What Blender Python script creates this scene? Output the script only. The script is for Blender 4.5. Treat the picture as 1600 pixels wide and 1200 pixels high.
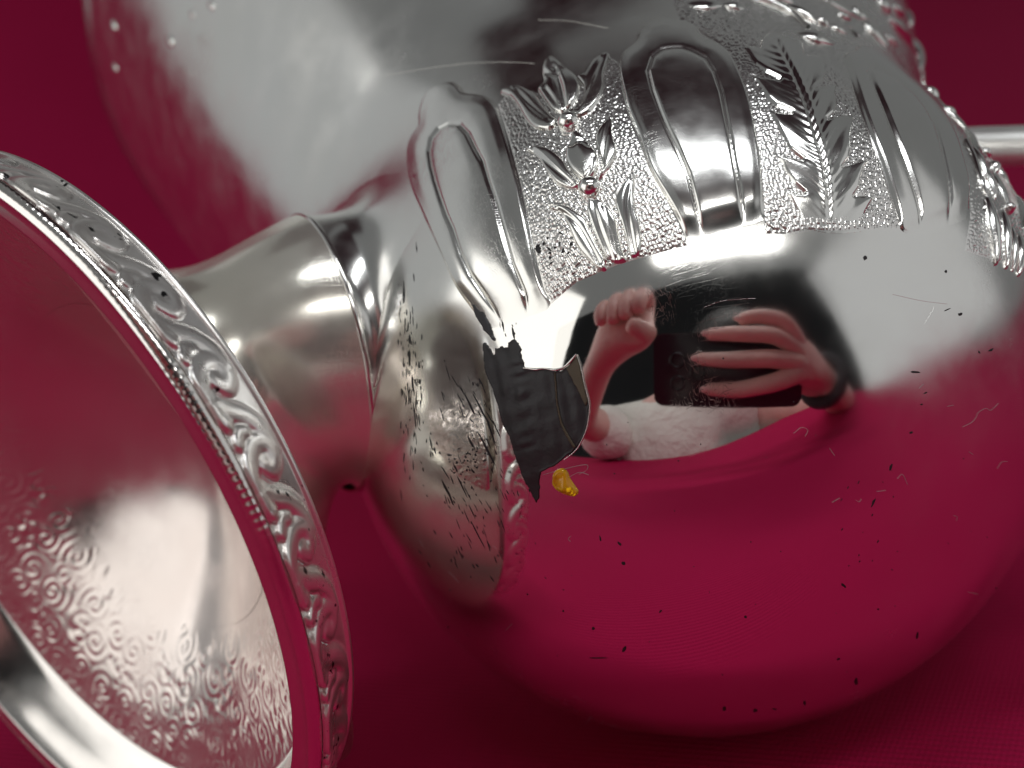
import bpy, math, random
import numpy as np
random.seed(7); rng=np.random.default_rng(7)
for o in list(bpy.data.objects): bpy.data.objects.remove(o,do_unlink=True)
scn=bpy.context.scene; COL=scn.collection
U=.01                                   # working unit below is the centimetre, the scene is in metres

# ------------------------------------------------------------------ camera, world, lamps, exposure
PITCH,ROLL=math.radians(15.),math.radians(10.6)
UP=np.array([-math.sin(ROLL)*math.cos(PITCH),math.cos(ROLL)*math.cos(PITCH),math.sin(PITCH)])   # gravity up, in lens axes
FWD=np.array([0,0,-1.])-UP*(-UP[2]); FWD/=np.linalg.norm(FWD)
RGT=np.cross(FWD,UP)
M=np.stack([RGT,FWD,UP])
S=np.array([2.3582,.1271,-19.]); R=4.669     # centre and radius of the rounded end of the bowl, in lens axes
HCAM=-(S@UP-R)                          # height of the lens above the cloth
def W(P): return (np.asarray(P,float)@M.T+np.array([0,0,HCAM]))*U
def Wd(D): return np.asarray(D,float)@M.T
FPX=2242.
cam=bpy.data.cameras.new('camera'); co=bpy.data.objects.new('camera',cam); COL.objects.link(co)
cam.sensor_width=36; cam.lens=36*FPX/1600; cam.clip_start=.004; cam.clip_end=50
from mathutils import Matrix, Vector
mw=Matrix.Identity(4)
for i in range(3):
    for j in range(3): mw[i][j]=M[i,j]
mw[2][3]=HCAM*U; co.matrix_world=mw
cam.dof.use_dof=True; cam.dof.focus_distance=.150; cam.dof.aperture_fstop=22
scn.camera=co
wd=bpy.data.worlds.new('World'); scn.world=wd; wd.use_nodes=True
bg=wd.node_tree.nodes['Background']; bg.inputs[0].default_value=(.98,1.0,1.0,1); bg.inputs[1].default_value=.12
def area(name,loc,target,sx,sy,L,col=(1,1,1)):
    d=bpy.data.lights.new(name,'AREA'); d.shape='RECTANGLE'; d.size=sx; d.size_y=sy; d.energy=L*math.pi*sx*sy; d.color=col
    o=bpy.data.objects.new(name,d); COL.objects.link(o); o.location=loc
    o.rotation_euler=(Vector(target)-Vector(loc)).to_track_quat('-Z','Y').to_euler(); return o
area('window_light',(.80,-.12,.34),(.02,.15,.06),.95,.62,.27)
area('side_window_light',(-.80,-.10,.40),(.0,.15,.06),.85,.75,.95,(1,.98,.94))
area('rear_fill_light',(-1.05,.80,.55),(.0,.18,.10),1.5,1.05,.19,(.97,1,1))  # added wide fill from rear left, lends the bowl flank its grey
area('lamp_tube_light',(.095,-.155,.446),(.095,-.155,0),.30,.05,8.0,(1,.99,.97))
area('lamp_tube_light',(.09,.104,.446),(.09,.104,0),.30,.042,9.0,(.95,.98,1))
scn.view_settings.view_transform='Standard'; scn.view_settings.look='None'; scn.view_settings.exposure=.22; scn.view_settings.gamma=1
scn.cycles.max_bounces=8; scn.cycles.glossy_bounces=6
scn.cycles.use_denoising=True

# ------------------------------------------------------------------ mesh helpers
def mesh(name,V,Fc,mat,parent=None,smooth=True,loc=None):
    """V in metres (world); quads/tris array or list"""
    V=np.asarray(V,np.float64)
    me=bpy.data.meshes.new(name)
    off=np.zeros(3)
    if parent is not None: off=np.array(parent.get('_o',(0,0,0)))
    elif loc is not None: off=np.array(loc)
    V=V-off
    if isinstance(Fc,np.ndarray):
        n,k=Fc.shape
        me.vertices.add(len(V)); me.vertices.foreach_set('co',V.astype(np.float32).ravel())
        me.loops.add(n*k); me.loops.foreach_set('vertex_index',Fc.astype(np.int32).ravel())
        me.polygons.add(n); me.polygons.foreach_set('loop_start',np.arange(0,n*k,k,dtype=np.int32))
        try: me.polygons.foreach_set('loop_total',np.full(n,k,np.int32))
        except Exception: pass
        me.update(calc_edges=True); me.validate()
    else:
        me.from_pydata(V.tolist(),[],Fc); me.update()
    if smooth: me.polygons.foreach_set('use_smooth',np.ones(len(me.polygons),bool))
    if mat: me.materials.append(mat)
    o=bpy.data.objects.new(name,me); COL.objects.link(o)
    if parent is not None:
        o.parent=parent; o['_o']=[float(q) for q in off]
    elif loc is not None:
        o.location=loc; o['_o']=[float(q) for q in loc]
    else: o['_o']=[0.,0.,0.]
    return o
def thing(name,label,cat,loc,group=None):
    o=bpy.data.objects.new(name,None); COL.objects.link(o); o.empty_display_size=.01; o.location=loc; o['_o']=[float(q) for q in loc]
    o['label']=label; o['category']=cat
    if group: o['group']=group
    return o
def gridF(nu,nv,cu=False,cv=False,flip=False):
    iu=np.arange(nu if cu else nu-1); iv=np.arange(nv if cv else nv-1)
    a,b=np.meshgrid(iu,iv,indexing='ij'); a=a.ravel(); b=b.ravel(); a1=(a+1)%nu; b1=(b+1)%nv
    q=np.stack([a*nv+b,a1*nv+b,a1*nv+b1,a*nv+b1],1)
    return q[:,::-1] if flip else q
def tube(path,rad,n=12,ref=(0,0,1.),cap=True):
    P=np.asarray(path,float); m=len(P); rad=np.broadcast_to(np.asarray(rad,float),(m,))
    T=np.gradient(P,axis=0); T/=np.linalg.norm(T,axis=1)[:,None]
    A=np.zeros_like(P); a=np.cross(T[0],ref); 
    if np.linalg.norm(a)<1e-3: a=np.cross(T[0],(0,1.,0))
    for i in range(m):
        a=a-(a@T[i])*T[i]; a=a/np.linalg.norm(a); A[i]=a
    Bn=np.cross(T,A); t=np.linspace(0,2*math.pi,n,endpoint=False)
    V=P[:,None]+rad[:,None,None]*(np.cos(t)[None,:,None]*A[:,None]+np.sin(t)[None,:,None]*Bn[:,None])
    V=V.reshape(-1,3); Fq=gridF(m,n,False,True,True)
    return V,Fq
def catmull(P,n=12):
    P=np.asarray(P,float); Q=np.vstack([2*P[0]-P[1],P,2*P[-1]-P[-2]]); out=[]
    for i in range(1,len(Q)-2):
        t=np.linspace(0,1,n,endpoint=False)[:,None]; a,b,c,d=Q[i-1],Q[i],Q[i+1],Q[i+2]
        out.append(.5*((2*b)+(-a+c)*t+(2*a-5*b+4*c-d)*t**2+(-a+3*b-3*c+d)*t**3))
    out.append(P[-1:]); return np.vstack(out)
def blobs(specs,nu=14,nv=9):
    """joined ellipsoids: (centre, axis a, axis b, axis c) full vectors"""
    VV=[];FF=[];k=0
    th=np.linspace(0,2*math.pi,nu,endpoint=False); ph=np.linspace(-math.pi/2,math.pi/2,nv)
    for c,a,b,d in specs:
        x=np.cos(ph)[None,:,None]*(np.cos(th)[:,None,None]*a+np.sin(th)[:,None,None]*b)+np.sin(ph)[None,:,None]*d
        VV.append((c+x).reshape(-1,3)); FF.append(gridF(nu,nv,True,False)+k); k+=nu*nv
    return np.vstack(VV),np.vstack(FF)
def sstep(x): x=np.clip(x,0,1); return x*x*(3-2*x)

# ------------------------------------------------------------------ materials
def newmat(name):
    m=bpy.data.materials.new(name); m.use_nodes=True; return m,m.node_tree,m.node_tree.nodes['Principled BSDF']
def nd(nt,t,**k):
    n=nt.nodes.new(t)
    for a,b in k.items():
        if a in n.inputs.keys() if isinstance(a,str) else False: n.inputs[a].default_value=b
        else: setattr(n,a,b)
    return n
def ramp(nt,src,stops):
    r=nt.nodes.new('ShaderNodeValToRGB'); e=r.color_ramp.elements
    while len(e)<len(stops): e.new(.5)
    for q,(p,c) in zip(e,stops):
        q.position=p; q.color=(c,c,c,1) if not isinstance(c,tuple) else (*c,1)
    nt.links.new(src,r.inputs[0]); return r.outputs[0]
def noise(nt,vec,scale,detail=3,rough=.55):
    n=nt.nodes.new('ShaderNodeTexNoise'); n.inputs['Scale'].default_value=scale; n.inputs['Detail'].default_value=detail; n.inputs['Roughness'].default_value=rough
    nt.links.new(vec,n.inputs['Vector']); return n.outputs['Fac']
def mth(nt,op,a,b=None,clamp=False):
    n=nt.nodes.new('ShaderNodeMath'); n.operation=op; n.use_clamp=clamp
    for i,x in enumerate((a,b)):
        if x is None: continue
        if isinstance(x,(int,float)): n.inputs[i].default_value=x
        else: nt.links.new(x,n.inputs[i])
    return n.outputs[0]
def mixc(nt,f,a,b):
    n=nt.nodes.new('ShaderNodeMix'); n.data_type='RGBA'
    for s,x in ((n.inputs[0],f),(n.inputs[6],a),(n.inputs[7],b)):
        if isinstance(x,(int,float)): s.default_value=x
        elif isinstance(x,tuple): s.default_value=(*x,1)
        else: nt.links.new(x,s)
    return n.outputs[2]
def silver(name,base=(.90,.90,.885),warm=(.80,.74,.60),warm_amt=.25,r0=.05,r1=.2,scr=.25,spots=0.,spot_scale=900,polish=None,metal=1.):
    m,nt,p=newmat(name)
    tc=nt.nodes.new('ShaderNodeTexCoord'); v=tc.outputs['Object']
    n1=noise(nt,v,28,4); n2=noise(nt,v,160,3); n3=noise(nt,v,700,2)
    def scratch(rot,sc,w):
        mp=nt.nodes.new('ShaderNodeMapping'); mp.inputs['Rotation'].default_value=rot; mp.inputs['Scale'].default_value=sc
        nt.links.new(v,mp.inputs['Vector'])
        return ramp(nt,noise(nt,mp.outputs[0],1,1,.4),[(.5-w,0.),(.5,1.),(.5+w,0.)])
    s=mth(nt,'MAXIMUM',scratch((.4,.2,.7),(2600,120,900),.012),scratch((1.2,.5,-.9),(120,2400,700),.010))
    s=mth(nt,'MAXIMUM',s,scratch((-.7,1.1,.3),(1500,1500,70),.010))
    msk=ramp(nt,noise(nt,v,70,2),[(.54,0.),(.72,1.)])
    s=mth(nt,'MULTIPLY',mth(nt,'MULTIPLY',s,msk),.7)
    c=mixc(nt,mth(nt,'MULTIPLY',ramp(nt,n1,[(.2,0.),(.85,1.)]),warm_amt),base,warm)
    if spots>0:
        sp=ramp(nt,noise(nt,v,spot_scale,2,.5),[(.70-spots,0.),(.73-spots,1.)])
        c=mixc(nt,sp,c,(.03,.028,.03))
    nt.links.new(c,p.inputs['Base Color']); p.inputs['Metallic'].default_value=metal
    r=ramp(nt,n2,[(.3,r0),(.75,r1)])
    if polish is not None:                      # the most handled, best polished part of the plate
        vm=nt.nodes.new('ShaderNodeVectorMath'); vm.operation='DISTANCE'; nt.links.new(v,vm.inputs[0]); vm.inputs[1].default_value=polish
        g=ramp(nt,mth(nt,'ADD',vm.outputs['Value'],mth(nt,'MULTIPLY',mth(nt,'SUBTRACT',n1,.5),.012)),[(.0205,.0),(.0295,1.)])
        r=mth(nt,'ADD',mth(nt,'MULTIPLY',r,mth(nt,'ADD',mth(nt,'MULTIPLY',g,.88),.12)),.012)
    r=mth(nt,'ADD',r,mth(nt,'MULTIPLY',s,.10))
    nt.links.new(r,p.inputs['Roughness'])
    b0=nt.nodes.new('ShaderNodeBump'); b0.inputs['Strength'].default_value=.5; b0.inputs['Distance'].default_value=.0006
    nt.links.new(noise(nt,v,38,1.5,.4),b0.inputs['Height'])
    b=nt.nodes.new('ShaderNodeBump'); b.inputs['Strength'].default_value=scr; b.inputs['Distance'].default_value=.00003; nt.links.new(b0.outputs[0],b.inputs['Normal'])
    hgt=mth(nt,'SUBTRACT',mth(nt,'MULTIPLY',n3,.25),s); nt.links.new(hgt,b.inputs['Height']); nt.links.new(b.outputs[0],p.inputs['Normal'])
    return m
M_BOWL=silver('silver_plate',r0=.13,r1=.26,spots=.0,scr=.10,polish=tuple(W(14.6*np.array([(1010-800)/FPX,-(760-600)/FPX,-1]))-W(S-UP*R)))
M_RELIEF=silver('embossed_silver',r0=.13,r1=.25,scr=.3)
M_GROUND=silver('stippled_silver',base=(.93,.92,.91),r0=.20,r1=.30,scr=.1)
M_UNDER=silver('underside_silver',base=(.84,.78,.75),warm=(.70,.58,.52),warm_amt=.7,r0=.15,r1=.27,scr=.3,metal=.90)
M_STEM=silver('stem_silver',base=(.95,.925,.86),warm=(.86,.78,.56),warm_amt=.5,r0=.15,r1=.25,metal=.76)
M_FOOT=silver('foot_silver',base=(.90,.88,.86),warm=(.82,.74,.66),warm_amt=.35,r0=.10,r1=.2)
M_RIM=silver('cast_silver',base=(.94,.925,.91),warm=(.86,.80,.70),warm_amt=.4,metal=.92,r0=.24,r1=.38,spots=.02,spot_scale=500)
def plain(name,col,rough=.5,metal=0.,nscale=None,amt=.3,bump=0,bs=300,bd=.0003):
    m,nt,p=newmat(name); p.inputs['Roughness'].default_value=rough; p.inputs['Metallic'].default_value=metal
    tc=nt.nodes.new('ShaderNodeTexCoord'); v=tc.outputs['Object']
    n=noise(nt,v,nscale or 60,4)
    c=mixc(nt,n,tuple(x*(1-amt) for x in col),tuple(min(1,x*(1+amt)) for x in col)); nt.links.new(c,p.inputs['Base Color'])
    if bump:
        b=nt.nodes.new('ShaderNodeBump'); b.inputs['Strength'].default_value=bump; b.inputs['Distance'].default_value=bd
        nt.links.new(noise(nt,v,bs,5),b.inputs['Height']); nt.links.new(b.outputs[0],p.inputs['Normal'])
    return m
M_TEAR=plain('blackened_metal',(.02,.02,.023),.42,0.,500,.6,.35,1500,.00012)
M_FLECK=plain('black_fleck',(.02,.019,.022),.6)
M_BROWN=plain('brown_flake',(.085,.07,.042),.45,0,500)
M_LINT=plain('lint_white',(.42,.33,.35),.8)
def cloth_mat():
    m,nt,p=newmat('crimson_cloth')
    tc=nt.nodes.new('ShaderNodeTexCoord'); v=tc.outputs['Object']
    def wave(rz,sc,dist=.6):
        mp=nt.nodes.new('ShaderNodeMapping'); mp.inputs['Rotation'].default_value=(0,0,rz); nt.links.new(v,mp.inputs['Vector'])
        w=nt.nodes.new('ShaderNodeTexWave'); w.inputs['Scale'].default_value=sc; w.inputs['Distortion'].default_value=dist; w.inputs['Detail'].default_value=2; w.inputs['Detail Scale'].default_value=1.5
        nt.links.new(mp.outputs[0],w.inputs['Vector']); return w.outputs['Fac']
    tw=wave(math.radians(-62),260); th=wave(math.radians(28),420,.3)
    hgt=mth(nt,'ADD',tw,mth(nt,'MULTIPLY',th,.5))
    n=noise(nt,v,14,3)
    c=mixc(nt,n,(.43,.006,.066),(.52,.009,.088))
    c=mixc(nt,mth(nt,'MULTIPLY',tw,.35),c,(.27,.003,.042))
    nt.links.new(c,p.inputs['Base Color']); p.inputs['Roughness'].default_value=.85
    p.inputs['Specular IOR Level'].default_value=.12
    p.inputs['Sheen Weight'].default_value=.05; p.inputs['Sheen Tint'].default_value=(.8,.1,.25,1)
    b=nt.nodes.new('ShaderNodeBump'); b.inputs['Strength'].default_value=.6; b.inputs['Distance'].default_value=.0003
    nt.links.new(hgt,b.inputs['Height']); nt.links.new(b.outputs[0],p.inputs['Normal'])
    return m
M_CLOTH=cloth_mat()

# ------------------------------------------------------------------ bowl surface (body of revolution, mouth up and away)
az,el=.3594,.9093
BX=np.array([-math.sin(az)*math.cos(el),math.cos(az)*math.cos(el),-math.sin(el)])
TD=-2.855
def prof(t):
    t=np.asarray(t,float); r_s=np.sqrt(np.maximum(R*R-t*t,1e-9))
    t0,t1=TD,3.; T=t1-t0; r0=math.sqrt(R*R-t0*t0); m0=-t0/r0; r1=4.895; m1=.365
    u=np.clip((t-t0)/T,0,1)
    h=(2*u**3-3*u**2+1)*r0+(u**3-2*u**2+u)*T*m0+(-2*u**3+3*u**2)*r1+(u**3-u**2)*T*m1
    return np.where(t<t0,r_s,np.where(t<t1,h,r1+m1*(t-t1)-.006*(t-t1)**2))
def dec(P):
    q=P-S; t=q@BX; w=q-t[...,None]*BX; return t,w,np.linalg.norm(w,axis=-1)
def gsd(P):
    t,w,rr=dec(P); return np.where(t<TD,np.linalg.norm(P-S,axis=-1)-R,rr-prof(t))
def gnrm(P):
    e=1e-4; G=np.stack([gsd(P+np.eye(3)[i]*e)-gsd(P-np.eye(3)[i]*e) for i in range(3)],-1)
    return G/np.linalg.norm(G,axis=-1)[...,None]
def pray(px):
    px=np.atleast_2d(np.asarray(px,float)); d=np.stack([(px[:,0]-800)/FPX,-(px[:,1]-600)/FPX,-np.ones(len(px))],1)
    return d/np.linalg.norm(d,axis=1)[:,None]
def on_bowl(px):
    """photo pixel -> point and normal on the bowl (for tracing its chased ornament)"""
    d=pray(px); n=len(d); lam=np.full(n,13.5); hit=np.zeros(n,bool); best=np.full(n,1e9); bl=lam.copy()
    act=np.arange(n)
    for i in range(160):
        v=gsd(lam[act,None]*d[act])
        up=v<best[act]; best[act]=np.where(up,v,best[act]); bl[act]=np.where(up,lam[act],bl[act])
        h=v<2e-5; hit[act]|=h
        lam[act]=np.where(h,lam[act],lam[act]+np.maximum(v*.8,1e-4))
        act=act[(~h)&(lam[act]<25)]
        if len(act)==0: break
    lam=np.where(hit,lam,bl); P=lam[:,None]*d; return P,gnrm(P)
def px2(P): P=np.asarray(P); return np.stack([800+FPX*P[...,0]/-P[...,2],600-FPX*P[...,1]/-P[...,2]],-1)
E1=np.cross(BX,[0,0,1.]); E1/=np.linalg.norm(E1); E2=np.cross(E1,BX)

base_px=W(S-UP*R)
VES=thing('silver_scuttle','worn silver plated scuttle with embossed flower band lying tipped over on crimson cloth','silverware',tuple(base_px))
# outer skin, rolled lip, inner skin
ts=np.concatenate([-R*np.cos(np.linspace(0,math.acos(-TD/R),110)),np.linspace(TD,12.6,220)[1:]])
rs=prof(ts); rs[0]=0.0005
lipc=[(12.72,rs[-1]+.10),(12.82,rs[-1]+.09),(12.86,rs[-1]+.0),(12.8,rs[-1]-.1),(12.6,rs[-1]-.12)]
ti=np.linspace(12.2,-R+.2,60); ri=np.maximum(np.sqrt(np.maximum(prof(ti)-.12,0)**2),.001); ri=np.where(ti<TD,np.sqrt(np.maximum((R-.15)**2-ti**2,1e-6)),ri)
tt=np.concatenate([ts,[a for a,b in lipc],ti]); rr=np.concatenate([rs,[b for a,b in lipc],ri])
NA=420; ph=np.linspace(0,2*math.pi,NA,endpoint=False)
V=S+tt[None,:,None]*BX+rr[None,:,None]*(np.cos(ph)[:,None,None]*E2+np.sin(ph)[:,None,None]*E1)
BOWL=mesh('bowl',W(V.reshape(-1,3)),gridF(NA,len(tt),True,False,True),M_BOWL,VES)

# ------------------------------------------------------------------ foot and stem
SC=1.25
C0=SC*np.array([-4.56,-1.42,-13.5]); FX=np.array([-.631,-.412,.658]); FX/=np.linalg.norm(FX)
def frame(T):
    a=np.cross(T,[0,0,1.]); a/=np.linalg.norm(a); return a,np.cross(T,a)
FA,FB=frame(FX)
def ringpts(c,T,r,n,ph0=0):
    a,b=frame(T); t=np.linspace(0,2*math.pi,n,endpoint=False)+ph0
    return c+r*(np.cos(t)[:,None]*a+np.sin(t)[:,None]*b)
NR=np.array([-.90,-.2,.38]); NR/=np.linalg.norm(NR)
RR=1.80
u_=np.array([0,0,1.])-NR[2]*NR; u_/=np.linalg.norm(u_)
CR=16.5*np.array([(566-800)/FPX,-(530-600)/FPX,-1])-RR*u_
def bez(p0,p1,p2,p3,u):
    u=np.asarray(u)[:,None]; return (1-u)**3*p0+3*(1-u)**2*u*p1+3*(1-u)*u**2*p2+u**3*p3
LL=np.linalg.norm(C0-CR)
def axis_at(u):
    p=[CR,CR+NR*LL*.2,C0-FX*LL*.62,C0]; P=bez(*p,u); D=bez(*p,np.asarray(u)+1e-3)-bez(*p,np.asarray(u)-1e-3); return P,D/np.linalg.norm(D,axis=1)[:,None]
NF=360
dk=np.array([0,.25,.55,.9,1.3,1.75,2.15,2.5,2.75,2.93,3.0]); dk=dk/3.0*(LL-.90); uk=dk/LL
rk=np.array([1.80,1.72,1.66,1.65,1.77,2.12,2.60,3.12,3.66,4.16,4.37])
us=np.linspace(0,uk[-1],70); 
def cubic_interp(x,xk,yk):
    m=np.gradient(yk,xk); i=np.clip(np.searchsorted(xk,x)-1,0,len(xk)-2); h=xk[i+1]-xk[i]; t=(x-xk[i])/h
    return (2*t**3-3*t**2+1)*yk[i]+(t**3-2*t**2+t)*h*m[i]+(-2*t**3+3*t**2)*yk[i+1]+(t**3-t**2)*h*m[i+1]
us=uk[-1]*(1-(1-np.linspace(0,1,80))**1.6)
rsm=cubic_interp(us,uk,rk); Pc,Tc=axis_at(us)
tph=np.linspace(0,2*math.pi,NF,endpoint=False)
VS=[]
for c,T,r in zip(Pc,Tc,rsm):
    a,b=frame(T); VS.append(c+r*(np.cos(tph)[:,None]*a+np.sin(tph)[:,None]*b))
VS=np.array(VS)
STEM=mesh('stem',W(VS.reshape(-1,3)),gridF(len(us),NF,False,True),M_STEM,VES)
# flare joining stem to bowl
a_,b_=frame(NR); rad=np.cos(tph)[:,None]*a_+np.sin(tph)[:,None]*b_
P0=CR+(RR-.02)*rad
q=CR+(1.98+1.24*np.clip(rad@u_+.1,0,1)**1.3)[:,None]*rad-NR*.8
for _ in range(14): q=q-gnrm(q)*gsd(q)[:,None]
nq=gnrm(q); dT=P0-q; dT-=nq*(dT*nq).sum(1)[:,None]; dT/=np.linalg.norm(dT,axis=1)[:,None]
Lq=np.linalg.norm(P0-q,axis=1)[:,None]
q1=P0-NR*(.22+.14*np.clip(rad@u_,0,1))[:,None]*Lq-rad*(.16*np.clip(rad@u_,0,1))[:,None]; q2=q+dT*.55*Lq; q=q-nq*.004; q2=q2-nq*.004
uu=np.linspace(0,1,26)
VF=np.stack([((1-u)**3)*P0+3*u*(1-u)**2*q1+3*u*u*(1-u)*q2+u**3*q for u in uu])
mesh('stem_flare',W(VF.reshape(-1,3)),gridF(26,NF,False,True,True),M_BOWL,STEM)
# beaded collar line on the joint
rc=CR+(RR-.03)*rad+NR*.0
VV,FF=tube(np.vstack([rc,rc[:1]]),.045,10); mesh('collar',W(VV),FF,M_FOOT,STEM)

def foot_ring(profile,phv=tph,disp=None):
    """profile list of (r,off); returns V (nphi,nprof,3)"""
    pr=np.array(profile); 
    er=np.cos(phv)[:,None]*FA+np.sin(phv)[:,None]*FB
    return C0+pr[None,:,1,None]*FX+pr[None,:,0,None]*er[:,None,:]
# cast scroll border
NB=1440; NWd=30; phb=np.linspace(0,2*math.pi,NB,endpoint=False)
w=np.linspace(0,1,NWd)
rb=4.735+(4.42-4.735)*w-.03*np.sin(math.pi*w); ob=-.17+(-.86+.17)*w
nrm_r=np.full(NWd,.86); nrm_o=np.full(NWd,.35)
REP=31; X=(phb*REP/(2*math.pi))[:,None]%1.; Xn=np.floor(phb*REP/(2*math.pi))[:,None]; Wg=np.broadcast_to(w[None,:],(NB,NWd))
asp=1.15
def seg(px,py,a,b):
    ax,ay=a;bx,by=b; dx,dy=bx-ax,by-ay; t=np.clip(((px-ax)*dx+(py-ay)*dy)/(dx*dx+dy*dy),0,1); return np.hypot(px-ax-t*dx,py-ay-t*dy)
def curve_d(px,py,pts):
    pts=catmull(pts,5); d=np.full(np.broadcast(px,py).shape,9.)
    for a,b in zip(pts[:-1],pts[1:]): d=np.minimum(d,seg(px,py,a,b))
    return d
h=np.zeros((NB,NWd))
for sh in (-1,0,1):
    x=X+sh
    d1=curve_d(x,Wg/asp,[(-.15,.12),(.1,.10),(.3,.22),(.42,.45),(.36,.64),(.2,.66),(.12,.54),(.2,.44)])
    d2=curve_d(x,Wg/asp,[(.3,.74),(.52,.70),(.72,.56),(.86,.34),(1.0,.2)])
    d3=curve_d(x,Wg/asp,[(.52,.18),(.6,.3),(.58,.42)])
    h=np.maximum(h,.10*np.sqrt(np.clip(1-(d1/.15)**2,0,1))); h=np.maximum(h,.09*np.sqrt(np.clip(1-(d2/.145)**2,0,1)))
    h=np.maximum(h,.09*np.sqrt(np.clip(1-(d3/.11)**2,0,1))); 
    db=np.hypot(x-.76,Wg/asp-.17); h=np.maximum(h,.11*np.sqrt(np.clip(1-(db/.13)**2,0,1)))
    db=np.hypot(x-.25,Wg/asp-.53); h=np.maximum(h,.08*np.sqrt(np.clip(1-(db/.10)**2,0,1)))
jit=1.05*(1+.25*np.sin(Xn*12.9898))
h=h*jit*sstep(np.minimum(Wg,1-Wg)/.08)
er=np.cos(phb)[:,None]*FA+np.sin(phb)[:,None]*FB
VB=C0+(ob[None,:]+h*nrm_o)[...,None]*FX+((rb[None,:]+h*nrm_r)[...,None])*er[:,None,:]
BORD=mesh('scroll_border',W(VB.reshape(-1,3)),gridF(NB,NWd,True,False,True),M_RIM,VES)
# thin step between border and trumpet
V=foot_ring([(4.41,-.85),(4.44,-.88),(4.44,-.92),(4.39,-.95),(4.3,-.94)]); mesh('border_edge',W(V.reshape(-1,3)),gridF(NF,5,True,False,True),M_RIM,BORD)
# knurled lip
NK=2600; phk=np.linspace(0,2*math.pi,NK,endpoint=False)
prk=[(4.655,-.035),(4.70,-.055),(4.725,-.09),(4.74,-.13),(4.725,-.175)]
er=np.cos(phk)[:,None]*FA+np.sin(phk)[:,None]*FB
kn=(.5+.5*np.cos(phk*330))[:,None]*np.array([0,.5,1,.5,0])[None,:]*.0035*(.25+.75*(np.sin(phk*7+1)+np.sin(phk*11.3)>-.3))[:,None]
pr=np.array(prk); VK=C0+(pr[None,:,1]-kn*.5)[...,None]*FX+(pr[None,:,0]-kn)[...,None]*er[:,None,:]
mesh('knurled_edge',W(VK.reshape(-1,3)),gridF(NK,5,True,False,True),M_FOOT,BORD)
# lip face and inner wall
V=foot_ring([(4.66,-.04),(4.62,-.062),(4.52,-.058),(4.43,-.045),(4.415,-.045),(4.405,-.06),(4.38,-.12),(4.30,-.22),(4.18,-.42),(4.05,-.62),(3.97,-.73),(3.93,-.75)])
mesh('foot_lip',W(V.reshape(-1,3)),gridF(NF,12,True,False,True),M_FOOT,VES)
# engraved underside: curls cut into an annulus, smooth hollow inside it
NU,NVv=1500,150
phu=np.linspace(0,2*math.pi,NU,endpoint=False); rho=np.linspace(3.94,2.25,NVv)
offu=cubic_interp(rho[::-1],np.array([2.2,2.6,3.0,3.4,3.94]),np.array([-1.72,-1.42,-1.18,-.97,-.75]))[::-1]
PX=rho[None,:]*np.cos(phu)[:,None]; PY=rho[None,:]*np.sin(phu)[:,None]
hh=np.zeros((NU,NVv)); bestd=np.full((NU,NVv),9.)
cs=[]
for ring,(rr0,n0) in enumerate(((2.5,29),(2.83,34),(3.16,39),(3.49,45),(3.81,52))):
    for k in range(n0):
        a=2*math.pi*(k+.5*(ring%2)+rng.uniform(-.22,.22))/n0; r_=rr0+rng.uniform(-.07,.07); cs.append((a,r_,rng.uniform(.16,.25),rng.uniform(0,6.28),rng.choice([-1,1]),rng.integers(0,3)))
sec=np.full((NU,NVv),9.)
for a,r_,rc_,p0,sg,kind in cs:
    i0=int((a-.2)/(2*math.pi)*NU); idx=np.arange(i0,i0+int(.4/(2*math.pi)*NU))%NU
    jm=np.abs(rho-r_)<.5; js=np.where(jm)[0]; I=np.ix_(idx,js)
    dx=PX[I]-r_*math.cos(a); dy=PY[I]-r_*math.sin(a); d=np.hypot(dx,dy); ps=np.arctan2(dy,dx)
    if kind<2: val=np.cos(2*math.pi*(d/(.10+.06*d)-sg*ps/(2*math.pi)+p0))*(.75+.25*np.cos(ps*3+p0))
    else: val=.9*np.cos(ps*4+p0+sg*d*9)*sstep(d/.07)+.35*np.cos(2*math.pi*d/.12)
    dn=d/(rc_*3.2); up=dn<bestd[I]
    sec[I]=np.where(up,bestd[I],np.minimum(sec[I],dn)); hh[I]=np.where(up,val,hh[I]); bestd[I]=np.where(up,dn,bestd[I])
hh=hh*sstep((sec-bestd)/.07)*(.6+.4*np.sin(phu*17+2)[:,None]*np.sin(rho*9)[None,:])
edge=sstep((rho-2.34+.0)/.05)[None,:]
jag=2.42+.10*np.sin(phu*46)+.07*np.sin(phu*23+1)
hh=np.where(rho[None,:]>jag[:,None],hh,0)*sstep((3.93-rho)/.03)[None,:]
er=np.cos(phu)[:,None]*FA+np.sin(phu)[:,None]*FB
VU=C0+(offu[None,:]+.0065*hh)[...,None]*FX+rho[None,:,None]*er[:,None,:]
mesh('engraved_underside',W(VU.reshape(-1,3)),gridF(NU,NVv,True,False,True),M_UNDER,VES)
hp=[(2.25,0),(2.1,0),(1.9,0),(1.65,0),(1.35,0),(1.0,0),(.7,0),(.4,0),(.15,0),(.001,0)]
rx=np.array([p[0] for p in hp]); ox=0
rx2=np.linspace(2.25,.001,40); ox2=cubic_interp(rx2[::-1],np.array([0,.4,.8,1.2,1.6,2.0,2.25]),np.array([-2.62,-2.58,-2.48,-2.32,-2.12,-1.86,-1.675]))[::-1]
V=foot_ring(list(zip(rx2,ox2))); mesh('foot_hollow',W(V.reshape(-1,3)),gridF(NF,40,True,False,True),M_UNDER,VES)

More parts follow.
